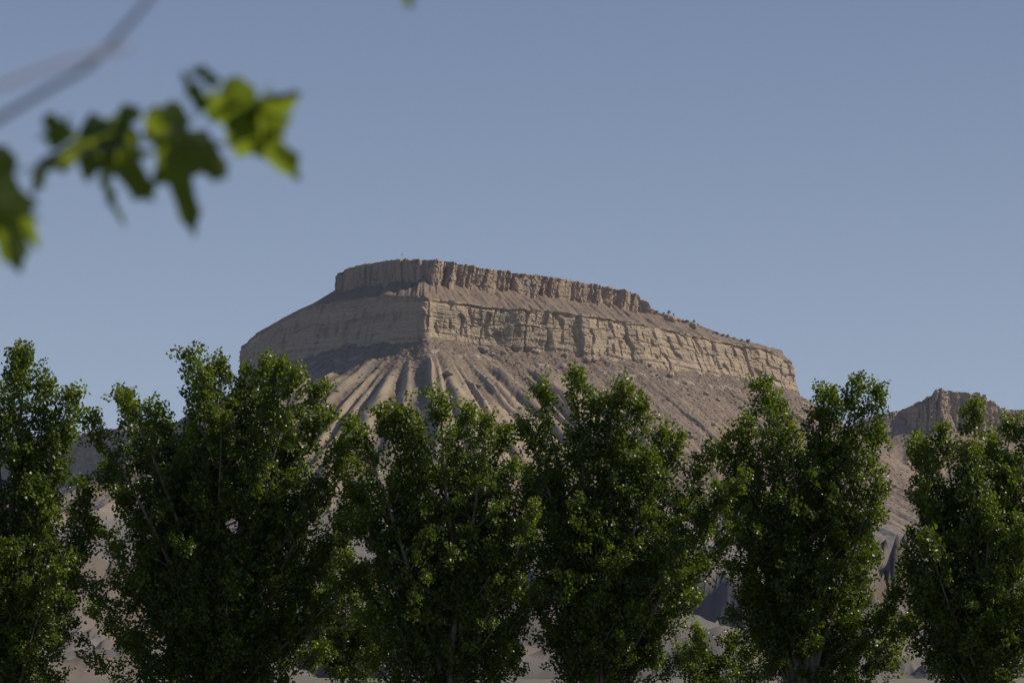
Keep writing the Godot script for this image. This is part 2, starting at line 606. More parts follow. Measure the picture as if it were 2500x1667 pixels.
	plant_junipers([
		[Vector3(-165.1, 615.6, -3584.4), 4], [Vector3(-69.1, 612.3, -3600.4), 4], [Vector3(-37.2, 610.3, -3631.8), 3.5], [Vector3(-150.2, 613.7, -3573.6), 3.5], [Vector3(-142.9, 613.0, -3569.2), 3.5], [Vector3(-132.9, 611.8, -3563.2), 4], [Vector3(-117.7, 610.5, -3558.4), 3], [Vector3(-110.6, 610.3, -3558.8), 2.5], [Vector3(-100.4, 610.6, -3567.4), 4], [Vector3(-84.5, 611.1, -3584.6), 3.5], [Vector3(-71.0, 610.8, -3598.5), 2.5], [Vector3(-65.8, 610.7, -3603.7), 3.5], [Vector3(-54.2, 610.4, -3615.6), 3], [Vector3(-45.0, 610.2, -3624.6), 3.5], [Vector3(-32.5, 610.2, -3636.0), 2.5], [Vector3(-16.7, 610.2, -3650.5), 3.5], [Vector3(-4.0, 610.2, -3662.0), 3.5], [Vector3(1.3, 610.2, -3666.9), 3], [Vector3(13.4, 610.2, -3677.5), 3.5], [Vector3(29.0, 610.2, -3690.5), 3.5], [Vector3(34.4, 610.2, -3695.1), 3.5], [Vector3(52.2, 610.2, -3709.8), 4], [Vector3(62.5, 610.2, -3718.3), 3], [Vector3(70.0, 610.2, -3724.7), 3], [Vector3(85.4, 610.2, -3741.3), 3.5], [Vector3(93.1, 610.2, -3749.7), 3.5], [Vector3(104.4, 610.2, -3761.8), 3.5], [Vector3(122.8, 610.2, -3781.0), 3.5], [Vector3(137.2, 610.2, -3795.6), 3], [Vector3(145.1, 610.2, -3803.6), 4], [Vector3(159.7, 610.2, -3820.8), 3.5], [Vector3(170.2, 610.2, -3838.5), 4], [Vector3(180.0, 610.2, -3855.0), 3], [Vector3(194.6, 610.2, -3879.1), 3.5]], "small dark juniper on the edge of the mesa's cap rock", "junipers on the cap rock", 41)
	plant_junipers([
		[Vector3(328.3, 572.8, -4034.6), 5], [Vector3(338.7, 570.6, -4045.5), 6], [Vector3(346.8, 571.1, -4053.9), 6], [Vector3(358.1, 570.5, -4065.7), 7], [Vector3(367.9, 571.1, -4075.8), 5], [Vector3(380.9, 569.1, -4088.1), 4], [Vector3(393.0, 567.5, -4098.5), 5], [Vector3(420.6, 561.0, -4122.0), 4], [Vector3(435.4, 557.3, -4134.5), 4], [Vector3(463.4, 555.6, -4184.8), 5], [Vector3(475.4, 553.7, -4210.8), 4]], "dark juniper on the sloping ridge above the mesa's sunny cliff", "junipers on the ridge", 43)
	plant_junipers([
		[Vector3(237.8, 588.8, -3918.6), 5], [Vector3(250.3, 587.8, -3935.6), 5], [Vector3(259.8, 591.9, -3948.7), 6], [Vector3(268.5, 590.8, -3960.8), 5], [Vector3(277.1, 580.1, -3972.9), 5], [Vector3(285.2, 581.7, -3983.8), 6], [Vector3(292.4, 583.9, -3993.7), 6], [Vector3(306.1, 585.7, -4011.1), 6], [Vector3(311.6, 582.1, -4016.9), 5]], "dark juniper crowding the rock outcrop past the cap rock", "junipers round the outcrops", 44)
	plant_junipers([
		[Vector3(406.0, 566.8, -4109.6), 7]], "largest juniper standing alone on the bare ridge", "", 45)
	plant_junipers([
		[Vector3(-264.1, 615.9, -3698.1), 5]], "juniper on the abrupt shaded end of the cap rock", "", 46)


func build_butte() -> void:
	var tables := [
	[Vector3(653.1, 477.0, -4600.0), Vector3(683.6, 482.4, -4580.0), Vector3(711.7, 488.0, -4562.0), Vector3(741.7, 496.9, -4552.0), Vector3(769.1, 506.6, -4542.0), Vector3(792.7, 519.8, -4534.0), Vector3(812.9, 530.9, -4530.0), Vector3(838.0, 529.0, -4542.0), Vector3(867.7, 526.9, -4560.0), Vector3(898.2, 525.3, -4590.0), Vector3(924.8, 518.6, -4620.0), Vector3(949.8, 507.6, -4650.0), Vector3(1001.6, 507.9, -4700.0), Vector3(1099.0, 504.7, -4800.0), Vector3(1276.2, 502.4, -4950.0)],
	[Vector3(651.8, 472.7, -4591.0), Vector3(682.2, 475.7, -4571.0), Vector3(710.1, 477.9, -4553.0), Vector3(739.6, 466.2, -4543.0), Vector3(762.4, 456.9, -4533.0), Vector3(787.2, 453.6, -4525.0), Vector3(809.3, 450.7, -4521.0), Vector3(834.4, 449.5, -4533.0), Vector3(864.0, 448.8, -4551.0), Vector3(894.5, 450.0, -4581.0), Vector3(921.2, 451.3, -4611.0), Vector3(943.9, 451.7, -4641.0), Vector3(998.1, 450.6, -4691.0), Vector3(1095.2, 447.1, -4791.0), Vector3(1271.8, 443.1, -4941.0)]]
	var n := 520
	var s := lay_out(tables, n, 160.0, 120.0)
	var rim: PackedVector3Array = s.curves[0]
	var foot: PackedVector3Array = s.curves[1]
	var root := base_node("butte", Vector3.ZERO)
	root.set_meta("kind", "structure")
	note(root, "brown pillared butte with a round knob of rock on its crest", "butte")
	var nz := smooth_noise
	var rows := 70
	var v := PackedVector3Array()
	var c := PackedColorArray()
	v.resize(n * rows)
	c.resize(n * rows)
	for k in rows:
		for i in n:
			var q := s.along[i] + 900.0
			var p: Vector3
			var here := step01(4.0, 40.0, rim[i].y - foot[i].y)
			var t := 0.0
			if k < 4:
				var back: float = [150.0, 60.0, 15.0, 3.0][k]
				p = rim[i] - s.out[i] * back
				p.y -= back * 0.12
				p.y += nz.get_noise_2d(p.x / 9.0, p.z / 9.0)
			else:
				t = float(k - 4) / (rows - 5)
				p = rim[i].lerp(foot[i], t)
				if t < 0.02:
					p.y += 3.4 * cell_value.get_noise_2d(q / 9.0, 3.0)
			p += s.out[i] * (columns_relief(q, p.y, 30.0, 15.0) * (0.3 + 0.7 * here) + (wall_relief(q, p.y, t) * 0.25 if k >= 4 else 0.0))
			if k == rows - 1:
				p.y -= 3.0
			v[k * n + i] = p
			var stain := step01(-0.1, 0.6, nz.get_noise_2d(q / 6.0, p.y / 55.0) * 0.7 + nz.get_noise_2d(q / 40.0, p.y / 50.0) * 0.5)
			c[k * n + i] = tint(mix3(CAP, CAP_STAIN, stain * 0.6), 1.0 + 0.14 * nz.get_noise_2d(q / 3.0, p.y / 4.0))
	var knob := put(root, "knob", stones[1], rock_stone[1])
	knob.position = Vector3(802.861, 525.089, -4530.000)
	knob.scale = Vector3(5.2, 7.5, 5.2)
	plant_junipers([[Vector3(758.7, 499.4, -4544.7), 5], [Vector3(765.4, 503.3, -4542.3), 5], [Vector3(771.1, 507.2, -4540.3), 6], [Vector3(779.5, 510.2, -4537.4), 5], [Vector3(783.9, 514.2, -4535.9), 5], [Vector3(789.0, 517.3, -4534.2), 5], [Vector3(730.4, 492.2, -4554.7), 4], [Vector3(741.5, 496.0, -4551.0), 4], [Vector3(837.8, 527.2, -4541.0), 4], [Vector3(849.8, 527.2, -4548.3), 4], [Vector3(861.9, 525.6, -4555.6), 4], [Vector3(874.1, 525.9, -4565.5), 5], [Vector3(884.8, 525.4, -4576.0), 4], [Vector3(903.3, 522.5, -4595.0), 5], [Vector3(919.2, 518.7, -4613.0), 5], [Vector3(932.2, 515.3, -4628.1), 5]], "dark juniper bush growing on the crest of the butte", "junipers on the butte", 42)
	put(root, "pillared_cliff", mesh_from(v, grid_index(n, rows), c), rock)
	var reach := PackedFloat32Array()
	var r := 0.0
	while r < 1500.0:
		reach.append(r)
		r += 2.6 + r * 0.012
	var made := slope_mesh(s, foot, reach, func(q: float) -> float: return 0.55, 30.0, 1.0)
	v = made[0]
	var rng := RandomNumberGenerator.new()
	rng.seed = 31
	for k in 80:
		var row := rng.randi_range(12, int(reach.size() * 0.62))
		var size := rng.randf_range(2.2, 3.4) + 3.0 * pow(rng.randf(), 3.0)
		var o := put(root, "boulder", stones[rng.randi() % 8], rock_stone[rng.randi() % 3])
		o.position = v[row * n + rng.randi_range(10, int(n * 0.5))]
		o.scale = Vector3(size * rng.randf_range(0.8, 1.4), size * rng.randf_range(0.6, 0.9), size)
		o.rotation = Vector3(rng.randf_range(-0.4, 0.4), rng.randf() * TAU, rng.randf_range(-0.4, 0.4))
	put(root, "gullied_slope", mesh_from(v, grid_index(n, reach.size()), made[1], grid_normals(v, n, reach.size())), rock)


func build_cliff_wall() -> void:
	var tables := [
	[Vector3(-1583.6, 552.2, -6100.0), Vector3(-1340.3, 553.5, -5900.0), Vector3(-1177.5, 554.8, -5780.0), Vector3(-1025.6, 556.8, -5650.0), Vector3(-872.3, 557.0, -5500.0), Vector3(-724.8, 555.5, -5350.0), Vector3(-537.4, 548.8, -5150.0), Vector3(-377.0, 545.7, -5000.0)],
	[Vector3(-1577.7, 471.8, -6088.0), Vector3(-1335.2, 475.5, -5888.0), Vector3(-1173.0, 478.4, -5768.0), Vector3(-1021.6, 481.9, -5638.0), Vector3(-868.8, 484.1, -5488.0), Vector3(-721.9, 484.4, -5338.0), Vector3(-535.2, 480.3, -5138.0), Vector3(-375.4, 479.0, -4988.0)]]
	var n := 420
	var s := lay_out(tables, n, 200.0, 120.0)
	var rim: PackedVector3Array = s.curves[0]
	var foot: PackedVector3Array = s.curves[1]
	var root := base_node("distant_cliffs", Vector3.ZERO)
	root.set_meta("kind", "structure")
	note(root, "far line of shaded cliffs beyond the mesa's end", "cliffs")
	var nz := smooth_noise
	var rows := 44
	var v := PackedVector3Array()
	var c := PackedColorArray()
	v.resize(n * rows)
	c.resize(n * rows)
	for k in rows:
		for i in n:
			var q := s.along[i] + 2300.0
			var p: Vector3
			var t := 0.0
			if k < 3:
				var back: float = [200.0, 60.0, 8.0][k]
				p = rim[i] - s.out[i] * back
				p.y -= back * 0.05 - 3.0 * nz.get_noise_2d(q / 60.0, 3.0)
			else:
				t = float(k - 3) / (rows - 4)
				p = rim[i].lerp(foot[i], t)
			if t < 0.02:
				p.y += 2.0 * cell_value.get_noise_2d(q / 14.0, 3.0) + 3.0 * nz.get_noise_2d(q / 60.0, 3.0)
			p += s.out[i] * (columns_relief(q, p.y, 40.0, 16.0) + 14.0 * step01(0.35, 0.5, t))
			if k == rows - 1:
				p.y -= 25.0
			v[k * n + i] = p
			c[k * n + i] = tint(mix3(CAP, SCREE, 0.5), 1.0 + 0.14 * nz.get_noise_2d(q / 8.0, p.y / 8.0))
	put(root, "rim_cliff", mesh_from(v, grid_index(n, rows), c), rock)
	var reach := PackedFloat32Array()
	var r := 0.0
	while r < 2200.0:
		reach.append(r)
		r += 6.0 + r * 0.03
	var made := slope_mesh(s, foot, reach, func(q: float) -> float: return 1.0, 34.0, 0.6)
	v = made[0]
	put(root, "gullied_slope", mesh_from(v, grid_index(n, reach.size()), made[1], grid_normals(v, n, reach.size())), rock)


func build_foothills() -> void:
	# low rounded shale hills in front of the slopes
	var columns := 420
	var rows := 300
	var v := PackedVector3Array()
	var c := PackedColorArray()
	v.resize(columns * rows)
	c.resize(columns * rows)
	var nz := smooth_noise
	for k in rows:
		var z := lerpf(-3150.0, -320.0, pow(float(k) / (rows - 1), 1.25))
		for i in columns:
			var x := lerpf(-1.0, 1.0, float(i) / (columns - 1)) * (300.0 - z * 0.24)
			var wx := x + 40.0 * nz.get_noise_2d(x / 160.0, z / 160.0)
			var wz := z + 40.0 * nz.get_noise_2d(x / 160.0 + 9.0, z / 160.0)
			var a := 1.0 - absf(nz.get_noise_2d(wx / 190.0, wz / 330.0))
			var b := 1.0 - absf(nz.get_noise_2d(wx / 70.0 + 7.0, wz / 120.0))
			var e := 1.0 - absf(nz.get_noise_2d(wx / 22.0 + 3.0, wz / 34.0))
			var far := step01(-1300.0, -3000.0, z)
			var h := -4.0 + 22.0 * step01(-330.0, -1300.0, z) + 36.0 * far + (a * a * 52.0 + b * b * 24.0 * a + e * e * 7.0) * step01(-350.0, -1100.0, z) - 34.0 * step01(-350.0, -1100.0, z)
			h += 3.4 * (1.0 - absf(nz.get_noise_2d(wx / 13.0, wz / 75.0))) * step01(-450.0, -1200.0, z)
			h += 0.5 * nz.get_noise_2d(x / 6.0, z / 6.0) + 1.6 * nz.get_noise_2d(x / 26.0, z / 26.0)
			v[k * columns + i] = Vector3(x, h, z)
			var tan_part := step01(0.1, 0.6, nz.get_noise_2d(x / 110.0, z / 140.0))
			c[k * columns + i] = tint(mix3(SHALE, SCREE, tan_part * 0.6), 0.8 + 0.13 * nz.get_noise_2d(x / 12.0, z / 12.0) + 0.12 * nz.get_noise_2d(x / 4.0, z / 5.0))
	var o := put(self, "shale_hills", mesh_from(v, grid_index(columns, rows), c, grid_normals(v, columns, rows)), rock)
	o.set_meta("kind", "structure")
	note(o, "low grey shale hills at the foot of the mesa", "hills")


# ------------------------------------------------------------------ stones, bushes, flagpole

var stones: Array = []
var rock_stone: Array = []


func make_stones() -> void:
	for c: Vector3 in [SAND, SAND_BROWN * 1.3, SCREE * 1.6]:
		var m := StandardMaterial3D.new()
		m.resource_name = "fallen_sandstone"
		m.albedo_color = lin(c.x, c.y, c.z)
		m.roughness = 0.95
		m.metallic_specular = 0.2
		rock_stone.append(m)
	var rng := RandomNumberGenerator.new()
	rng.seed = 19
	for s in 8:
		var cuts: Array[Vector3] = []
		for k in 15:
			cuts.append(Vector3(rng.randfn(), rng.randfn(), rng.randfn()).normalized() * rng.randf_range(0.7, 1.0))
		var v := PackedVector3Array()
		var idx := PackedInt32Array()
		for side in 6:
			var first := v.size()
			for a in 3:
				for b in 3:
					var p := Vector3(a - 1, b - 1, 1)
					if side == 1: p = Vector3(1 - a, b - 1, -1)
					if side == 2: p = Vector3(1, b - 1, 1 - a)
					if side == 3: p = Vector3(-1, b - 1, a - 1)
					if side == 4: p = Vector3(a - 1, 1, 1 - b)
					if side == 5: p = Vector3(a - 1, -1, b - 1)
					var d := p.normalized()
					var reach := 1.15
					for c in cuts:
						var along := d.dot(c.normalized())
						if along > 0.05:
							reach = minf(reach, c.length() / along)
					v.append(d * reach)
			for a in 2:
				for b in 2:
					var o := first + a * 3 + b
					idx.append_array([o, o + 1, o + 3, o + 1, o + 4, o + 3])
		stones.append(mesh_from(v, idx))


func nearest(v: PackedVector3Array, x: float, z: float) -> Vector3:
	var best := Vector3.ZERO
	var least := 1e12
	for i in range(0, v.size(), 2):
		var d := (v[i].x - x) * (v[i].x - x) + (v[i].z - z) * (v[i].z - z)
		if d < least:
			least = d
			best = v[i]
	return best


func scatter_stones(root: Node3D, v: PackedVector3Array, n: int, reach: PackedFloat32Array) -> void:
	var rng := RandomNumberGenerator.new()
	rng.seed = 23
	# the large fallen blocks, each where it lies
	for e in [[-94, -3404, 20, 7], [-42, -3555, 19, 12], [-31, -3559, 14, 8], [8, -3594, 18, 14], [25, -3602, 16, 9], [38, -3605, 14, 8], [81, -3625, 10, 9], [115, -3640, 12, 9], [124, -3648, 14, 13], [195, -3738, 9, 9], [214, -3752, 12, 8], [253, -3800, 11, 14], [251, -3762, 16, 10], [271, -3765, 12, 5], [-54, -3420, 16, 6], [-7, -3333, 9, 6], [-71, -3420, 12, 5], [305, -3769, 14, 7], [324, -3773, 10, 6], [245, -3529, 14, 7], [263, -3534, 10, 6], [209, -3547, 12, 6], [175, -3561, 9, 6], [305, -3621, 10, 7], [361, -3793, 12, 5], [145, -3572, 9, 5]]:
		var o := put(root, "boulder", stones[rng.randi() % 8], rock_stone[rng.randi() % 3])
		o.position = nearest(v, e[0], e[1]) + Vector3(0, e[3] * 0.25, 0)
		o.scale = Vector3(e[2], e[3], e[2] * 0.8) * 0.5
		o.rotation = Vector3(rng.randf_range(-0.3, 0.3), rng.randf() * TAU, rng.randf_range(-0.3, 0.3))
	var first := 0
	while reach[first] < 8.0:
		first += 1
	var past := first
	while reach[past] < 420.0:
		past += 1
	for k in 255:
		var i := int(lerpf(0.24, 0.92, pow(rng.randf(), 0.6)) * n)
		var row := rng.randi_range(first, past)
		var p := v[row * n + i]
		var o := put(root, "boulder", stones[rng.randi() % 8], rock_stone[rng.randi() % 3])
		var size := rng.randf_range(1.8, 2.8) + 2.6 * pow(rng.randf(), 4.0)
		o.position = p
		o.scale = Vector3(size * rng.randf_range(0.8, 1.4), size * rng.randf_range(0.5, 0.9), size)
		o.rotation = Vector3(rng.randf_range(-0.4, 0.4), rng.randf() * TAU, rng.randf_range(-0.4, 0.4))
	var mm := MultiMesh.new()
	mm.transform_format = MultiMesh.TRANSFORM_3D
	mm.mesh = stones[3]
	mm.instance_count = 22000
	for k in 22000:
		var i := int(lerpf(0.2, 0.95, pow(rng.randf(), 0.8)) * n)
		var row := rng.randi_range(2, past)
		var p := v[row * n + i]
		var size := rng.randf_range(0.4, 0.9) + 1.3 * pow(rng.randf(), 5.0)
		var b := Basis(Vector3(rng.randfn(), rng.randfn(), rng.randfn()).normalized(), rng.randf() * TAU).scaled(Vector3(size * 1.3, size * 0.8, size))
		mm.set_instance_transform(k, Transform3D(b, p))
	var rubble := MultiMeshInstance3D.new()
	rubble.name = "rubble"
	rubble.multimesh = mm
	rubble.material_override = rock_stone[2]
	rubble.set_meta("kind", "stuff")
	root.add_child(rubble)


func plant_junipers(spots: Array, label: String, group: String, seed_number: int) -> void:
	var rng := RandomNumberGenerator.new()
	rng.seed = seed_number
	var shapes: Array[ArrayMesh] = []
	for s in 4:
		var v := PackedVector3Array()
		var idx := PackedInt32Array()
		var clumps: Array[Vector3] = []
		for k in 7:
			clumps.append(Vector3(rng.randf_range(-0.34, 0.34), rng.randf_range(0.25, 0.8), rng.randf_range(-0.34, 0.34)))
		for k in 420:
			var p := clumps[k % 7] + Vector3(rng.randfn(), rng.randfn(), rng.randfn()) * 0.1
			var a := Vector3(rng.randfn(), rng.randfn(), rng.randfn()).normalized() * 0.09
			var b := Vector3(rng.randfn(), rng.randfn(), rng.randfn()).normalized() * 0.09
			var f := v.size()
			v.append_array([p - a, p + a, p + b])
			idx.append_array([f, f + 1, f + 2])
		shapes.append(mesh_from(v, idx))
	var needle := StandardMaterial3D.new()
	needle.resource_name = "juniper_green"
	needle.albedo_color = lin(0.045, 0.052, 0.03)
	needle.roughness = 0.9
	needle.cull_mode = BaseMaterial3D.CULL_DISABLED
	for e in spots:
		var o := put(self, "juniper_bush", shapes[rng.randi() % 4], needle)
		var size: float = e[1] * rng.randf_range(0.85, 1.2)
		o.position = e[0] + Vector3(0, -0.3 * size - 2.2, 0)
		o.scale = Vector3(size, size * rng.randf_range(0.8, 1.1), size)
		o.rotation.y = rng.randf() * TAU
		note(o, label, "bush", group)


func build_flagpole() -> void:
	var root := base_node("flagpole", Vector3(-164.057, 611.754, -3562.000))
	note(root, "thin pale flagpole with a drooping flag on the mesa's summit", "flagpole")
	var pale := StandardMaterial3D.new()
	pale.resource_name = "painted_steel"
	pale.albedo_color = lin(0.55, 0.55, 0.55)
	pale.roughness = 0.5
	var cloth := StandardMaterial3D.new()
	cloth.resource_name = "flag_cloth"
	cloth.albedo_color = lin(0.07, 0.07, 0.13)
	cloth.roughness = 0.9
	cloth.cull_mode = BaseMaterial3D.CULL_DISABLED
	var t := Tubes.new()
	t.add(PackedVector3Array([Vector3(0, -2, 0), Vector3(0, 5, 0), Vector3(0, 11.0, 0)]), PackedFloat32Array([0.16, 0.13, 0.08]), 8)
	put(root, "pole", mesh_from(t.v, t.idx, PackedColorArray(), t.n), pale)
	var v := PackedVector3Array()
	for r in 7:
		for k in 9:
			var x := k / 8.0
			v.append(Vector3(-0.1 - 1.1 * x, 10.8 - 2.6 * r / 6.0 - 0.9 * x * x, 0.22 * sin(x * 9.0 + r * 0.3)))
	put(root, "flag", mesh_from(v, grid_index(9, 7)), cloth)


# ------------------------------------------------------------------ trees

class Tubes:
	var v := PackedVector3Array()
	var n := PackedVector3Array()
	var idx := PackedInt32Array()

	func add(path: PackedVector3Array, radius: PackedFloat32Array, sides: int) -> void:
		var first := v.size()
		for i in path.size():
			var d := (path[mini(i + 1, path.size() - 1)] - path[maxi(i - 1, 0)]).normalized()
			var a := d.cross(Vector3(0.31, 0.17, 0.93)).normalized()
			var b := d.cross(a)
			for k in sides:
				var f := TAU * k / sides
				var out := a * cos(f) + b * sin(f)
				v.append(path[i] + out * radius[i])
				n.append(out)
		for i in path.size() - 1:
			for k in sides:
				var p := first + i * sides + k
				var q := first + i * sides + (k + 1) % sides
				idx.append_array([p, p + sides, q, q, p + sides, q + sides])


# a deltoid leaf: point, shoulders and stalk end, folded along the midrib
func add_leaf(v: PackedVector3Array, n: PackedVector3Array, c: PackedColorArray, idx: PackedInt32Array, at: Vector3, tip: Vector3, face: Vector3, size: float, color: Color, fold: float) -> void:
	var side := tip.cross(face).normalized()
	var up := side.cross(tip).normalized()
	var shape := [Vector2(0, 0), Vector2(0.42, 0.06), Vector2(0.50, 0.30), Vector2(0.30, 0.68), Vector2(0, 1.0), Vector2(-0.30, 0.68), Vector2(-0.50, 0.30), Vector2(-0.42, 0.06)]
	var first := v.size()
	for p: Vector2 in shape:
		var bend := -fold * absf(p.x) - 0.18 * p.y * p.y
		v.append(at + (side * p.x + tip * p.y - up * bend) * size)
		n.append((up + side * p.x * fold * 1.5).normalized())
		c.append(color)
	for k in [[0, 1, 2], [0, 2, 3], [0, 3, 4], [0, 4, 5], [0, 5, 6], [0, 6, 7]]:
		for j: int in k:
			idx.append(first + j)


var sprays: Array = []


func make_sprays() -> void:
	for s in 5:
		var rng := RandomNumberGenerator.new()
		rng.seed = 300 + s
		var v := PackedVector3Array()
		var n := PackedVector3Array()
		var c := PackedColorArray()
		var idx := PackedInt32Array()
		for k in 18:
			var along := 0.02 + 0.29 * k / 17.0
			var turn := k * 2.4 + rng.randf_range(-0.5, 0.5)
			var out := Vector3(cos(turn), rng.randf_range(-0.5, 0.6), sin(turn)).normalized()
			var at := Vector3(0, along, 0) + out * rng.randf_range(0.03, 0.08)
			var tip := (out * rng.randf_range(0.3, 0.9) + Vector3(0, rng.randf_range(-0.9, 0.25), 0)).normalized()
			var face := Vector3(rng.randf_range(-1, 1), rng.randf_range(-0.4, 1.0), rng.randf_range(-1, 1)).normalized()
			var tone := rng.randf_range(0.75, 1.25)
			add_leaf(v, n, c, idx, at, tip, face, rng.randf_range(0.055, 0.092), Color(tone, tone, tone), rng.randf_range(0.05, 0.3))
		sprays.append(mesh_from(v, idx, c))


func make_tree(called: String, label: String, base: Vector3, tips: Array, seed_number: int, thick: float, green: Vector3) -> void:
	var rng := RandomNumberGenerator.new()
	rng.seed = seed_number
	var root := base_node(called, base)
	note(root, label, "tree", "cottonwoods in a row")
	var stems := Tubes.new()
	var limbs := Tubes.new()
	var places: Array = [[], [], [], [], []]
	var colors: Array = [[], [], [], [], []]
	for tip2: Vector2 in tips:
		var tip := Vector3(tip2.x - base.x, tip2.y, rng.randf_range(-1.3, 1.3))
		var start := Vector3(rng.randf_range(-0.25, 0.25), 0, rng.randf_range(-0.2, 0.2))
		var lift := clampf(tip.y / 9.0, 0.3, 1.0)
		var path := PackedVector3Array()
		var radius := PackedFloat32Array()
		var steps := 26
		var sway := rng.randf_range(0, TAU)
		for i in steps + 1:
			var t := float(i) / steps
			var spread := pow(t, 1.0 + 0.8 * lift) * (1.15 - 0.15 * t)
			var p := Vector3(lerpf(start.x, tip.x, spread), tip.y * t, lerpf(start.z, tip.z, spread))
			var bow := 0.12 * sin(t * 6.5 + sway) * t * (1.0 - t) * 2.5
			p += Vector3(bow, 0, bow * cos(sway))
			path.append(p)
			radius.append((0.105 * pow(1.0 - t, 0.8) + 0.006) * lift)
		stems.add(path, radius, 7)
		# side limbs with leafy sprays
		var total := tip.y
		var y := minf(total * 0.26, 1.6) + rng.randf() * 0.3
		var spin := rng.randf() * TAU
		while y < total:
			var left := total - y
			var f := y / total * steps
			var i := mini(int(f), steps - 1)
			var from := path[i].lerp(path[i + 1], f - i)
			var axis := (path[i + 1] - path[i]).normalized()
			spin += 2.4 + rng.randf_range(-0.4, 0.4)
			var long := (0.10 + 0.22 * minf(left, 1.8) + 0.40 * clampf(left - 1.8, 0.0, 2.4)) * rng.randf_range(0.5, 1.25)
			var out := Vector3(cos(spin), 0, sin(spin))
			var rise := lerpf(0.5, 1.5, step01(1.6, 0.0, left))
			var dir := (out + axis * rise).normalized()
			if rng.randf() < 0.8 * step01(1.8, 5.0, left):
				y += 0.14
				continue
			var limb := PackedVector3Array()
			var thin := PackedFloat32Array()
			for k in 5:
				var t := k / 4.0
				limb.append(from + dir * long * t + Vector3(0, 0.14 * long * t * t, 0))
				thin.append((0.006 + 0.015 * long) * (1.0 - 0.75 * t))
			if long > 0.25:
				limbs.add(limb, thin, 4)
			# leaves stand in clumps on the outer part of each limb
			var clumps := 1 + int(long * 2.4)
			for c in clumps:
				var t := 1.0 - 0.68 * (c + rng.randf() * 0.6) / clumps
				var middle := from + dir * long * t + Vector3(0, 0.14 * long * t * t, 0)
				middle += Vector3(rng.randfn(), rng.randfn() * 0.7, rng.randfn()) * 0.13 * long
				var tone := rng.randf_range(0.75, 1.2)
				for k in int(rng.randi_range(3, 6) * thick):
					var at := middle + Vector3(rng.randfn(), rng.randfn(), rng.randfn()) * 0.095
					var grow := (dir * 0.5 + Vector3(rng.randfn(), rng.randfn() + 0.6, rng.randfn()) * 0.5).normalized()
					var b := Basis(Quaternion(Vector3.UP, grow)) * Basis(Vector3.UP, rng.randf() * TAU)
					var kind := rng.randi() % 5
					places[kind].append(Transform3D(b.scaled(Vector3.ONE * rng.randf_range(0.75, 1.1)), at))
					var young := step01(0.9, 0.0, left) * 0.5
					var own := tone * rng.randf_range(0.85, 1.15) + young
					colors[kind].append(Color(green.x * own * (1.0 + 0.25 * young), green.y * own, green.z * own))
			y += 0.07 + 0.05 * minf(left, 3.0) * rng.randf_range(0.6, 1.4)
	put(root, "trunk", mesh_from(stems.v, stems.idx, PackedColorArray(), stems.n), bark)
	var twigs := put(root, "branches", mesh_from(limbs.v, limbs.idx, PackedColorArray(), limbs.n), bark)
	twigs.set_meta("kind", "stuff")
	var crown := Node3D.new()
	crown.name = "crown"
	root.add_child(crown)
	for kind in 5:
		var mm := MultiMesh.new()
		mm.transform_format = MultiMesh.TRANSFORM_3D
		mm.use_colors = true
		mm.mesh = sprays[kind]
		mm.instance_count = places[kind].size()
		for k in places[kind].size():
			mm.set_instance_transform(k, places[kind][k])
			mm.set_instance_color(k, colors[kind][k])
		var o := MultiMeshInstance3D.new()
		o.name = "leaves"
		o.multimesh = mm
		o.material_override = leaf_green
		o.set_meta("kind", "stuff")
		crown.add_child(o, true)
	print(called, " ", tips.size(), " stems, ", places[0].size() * 5, " sprays")


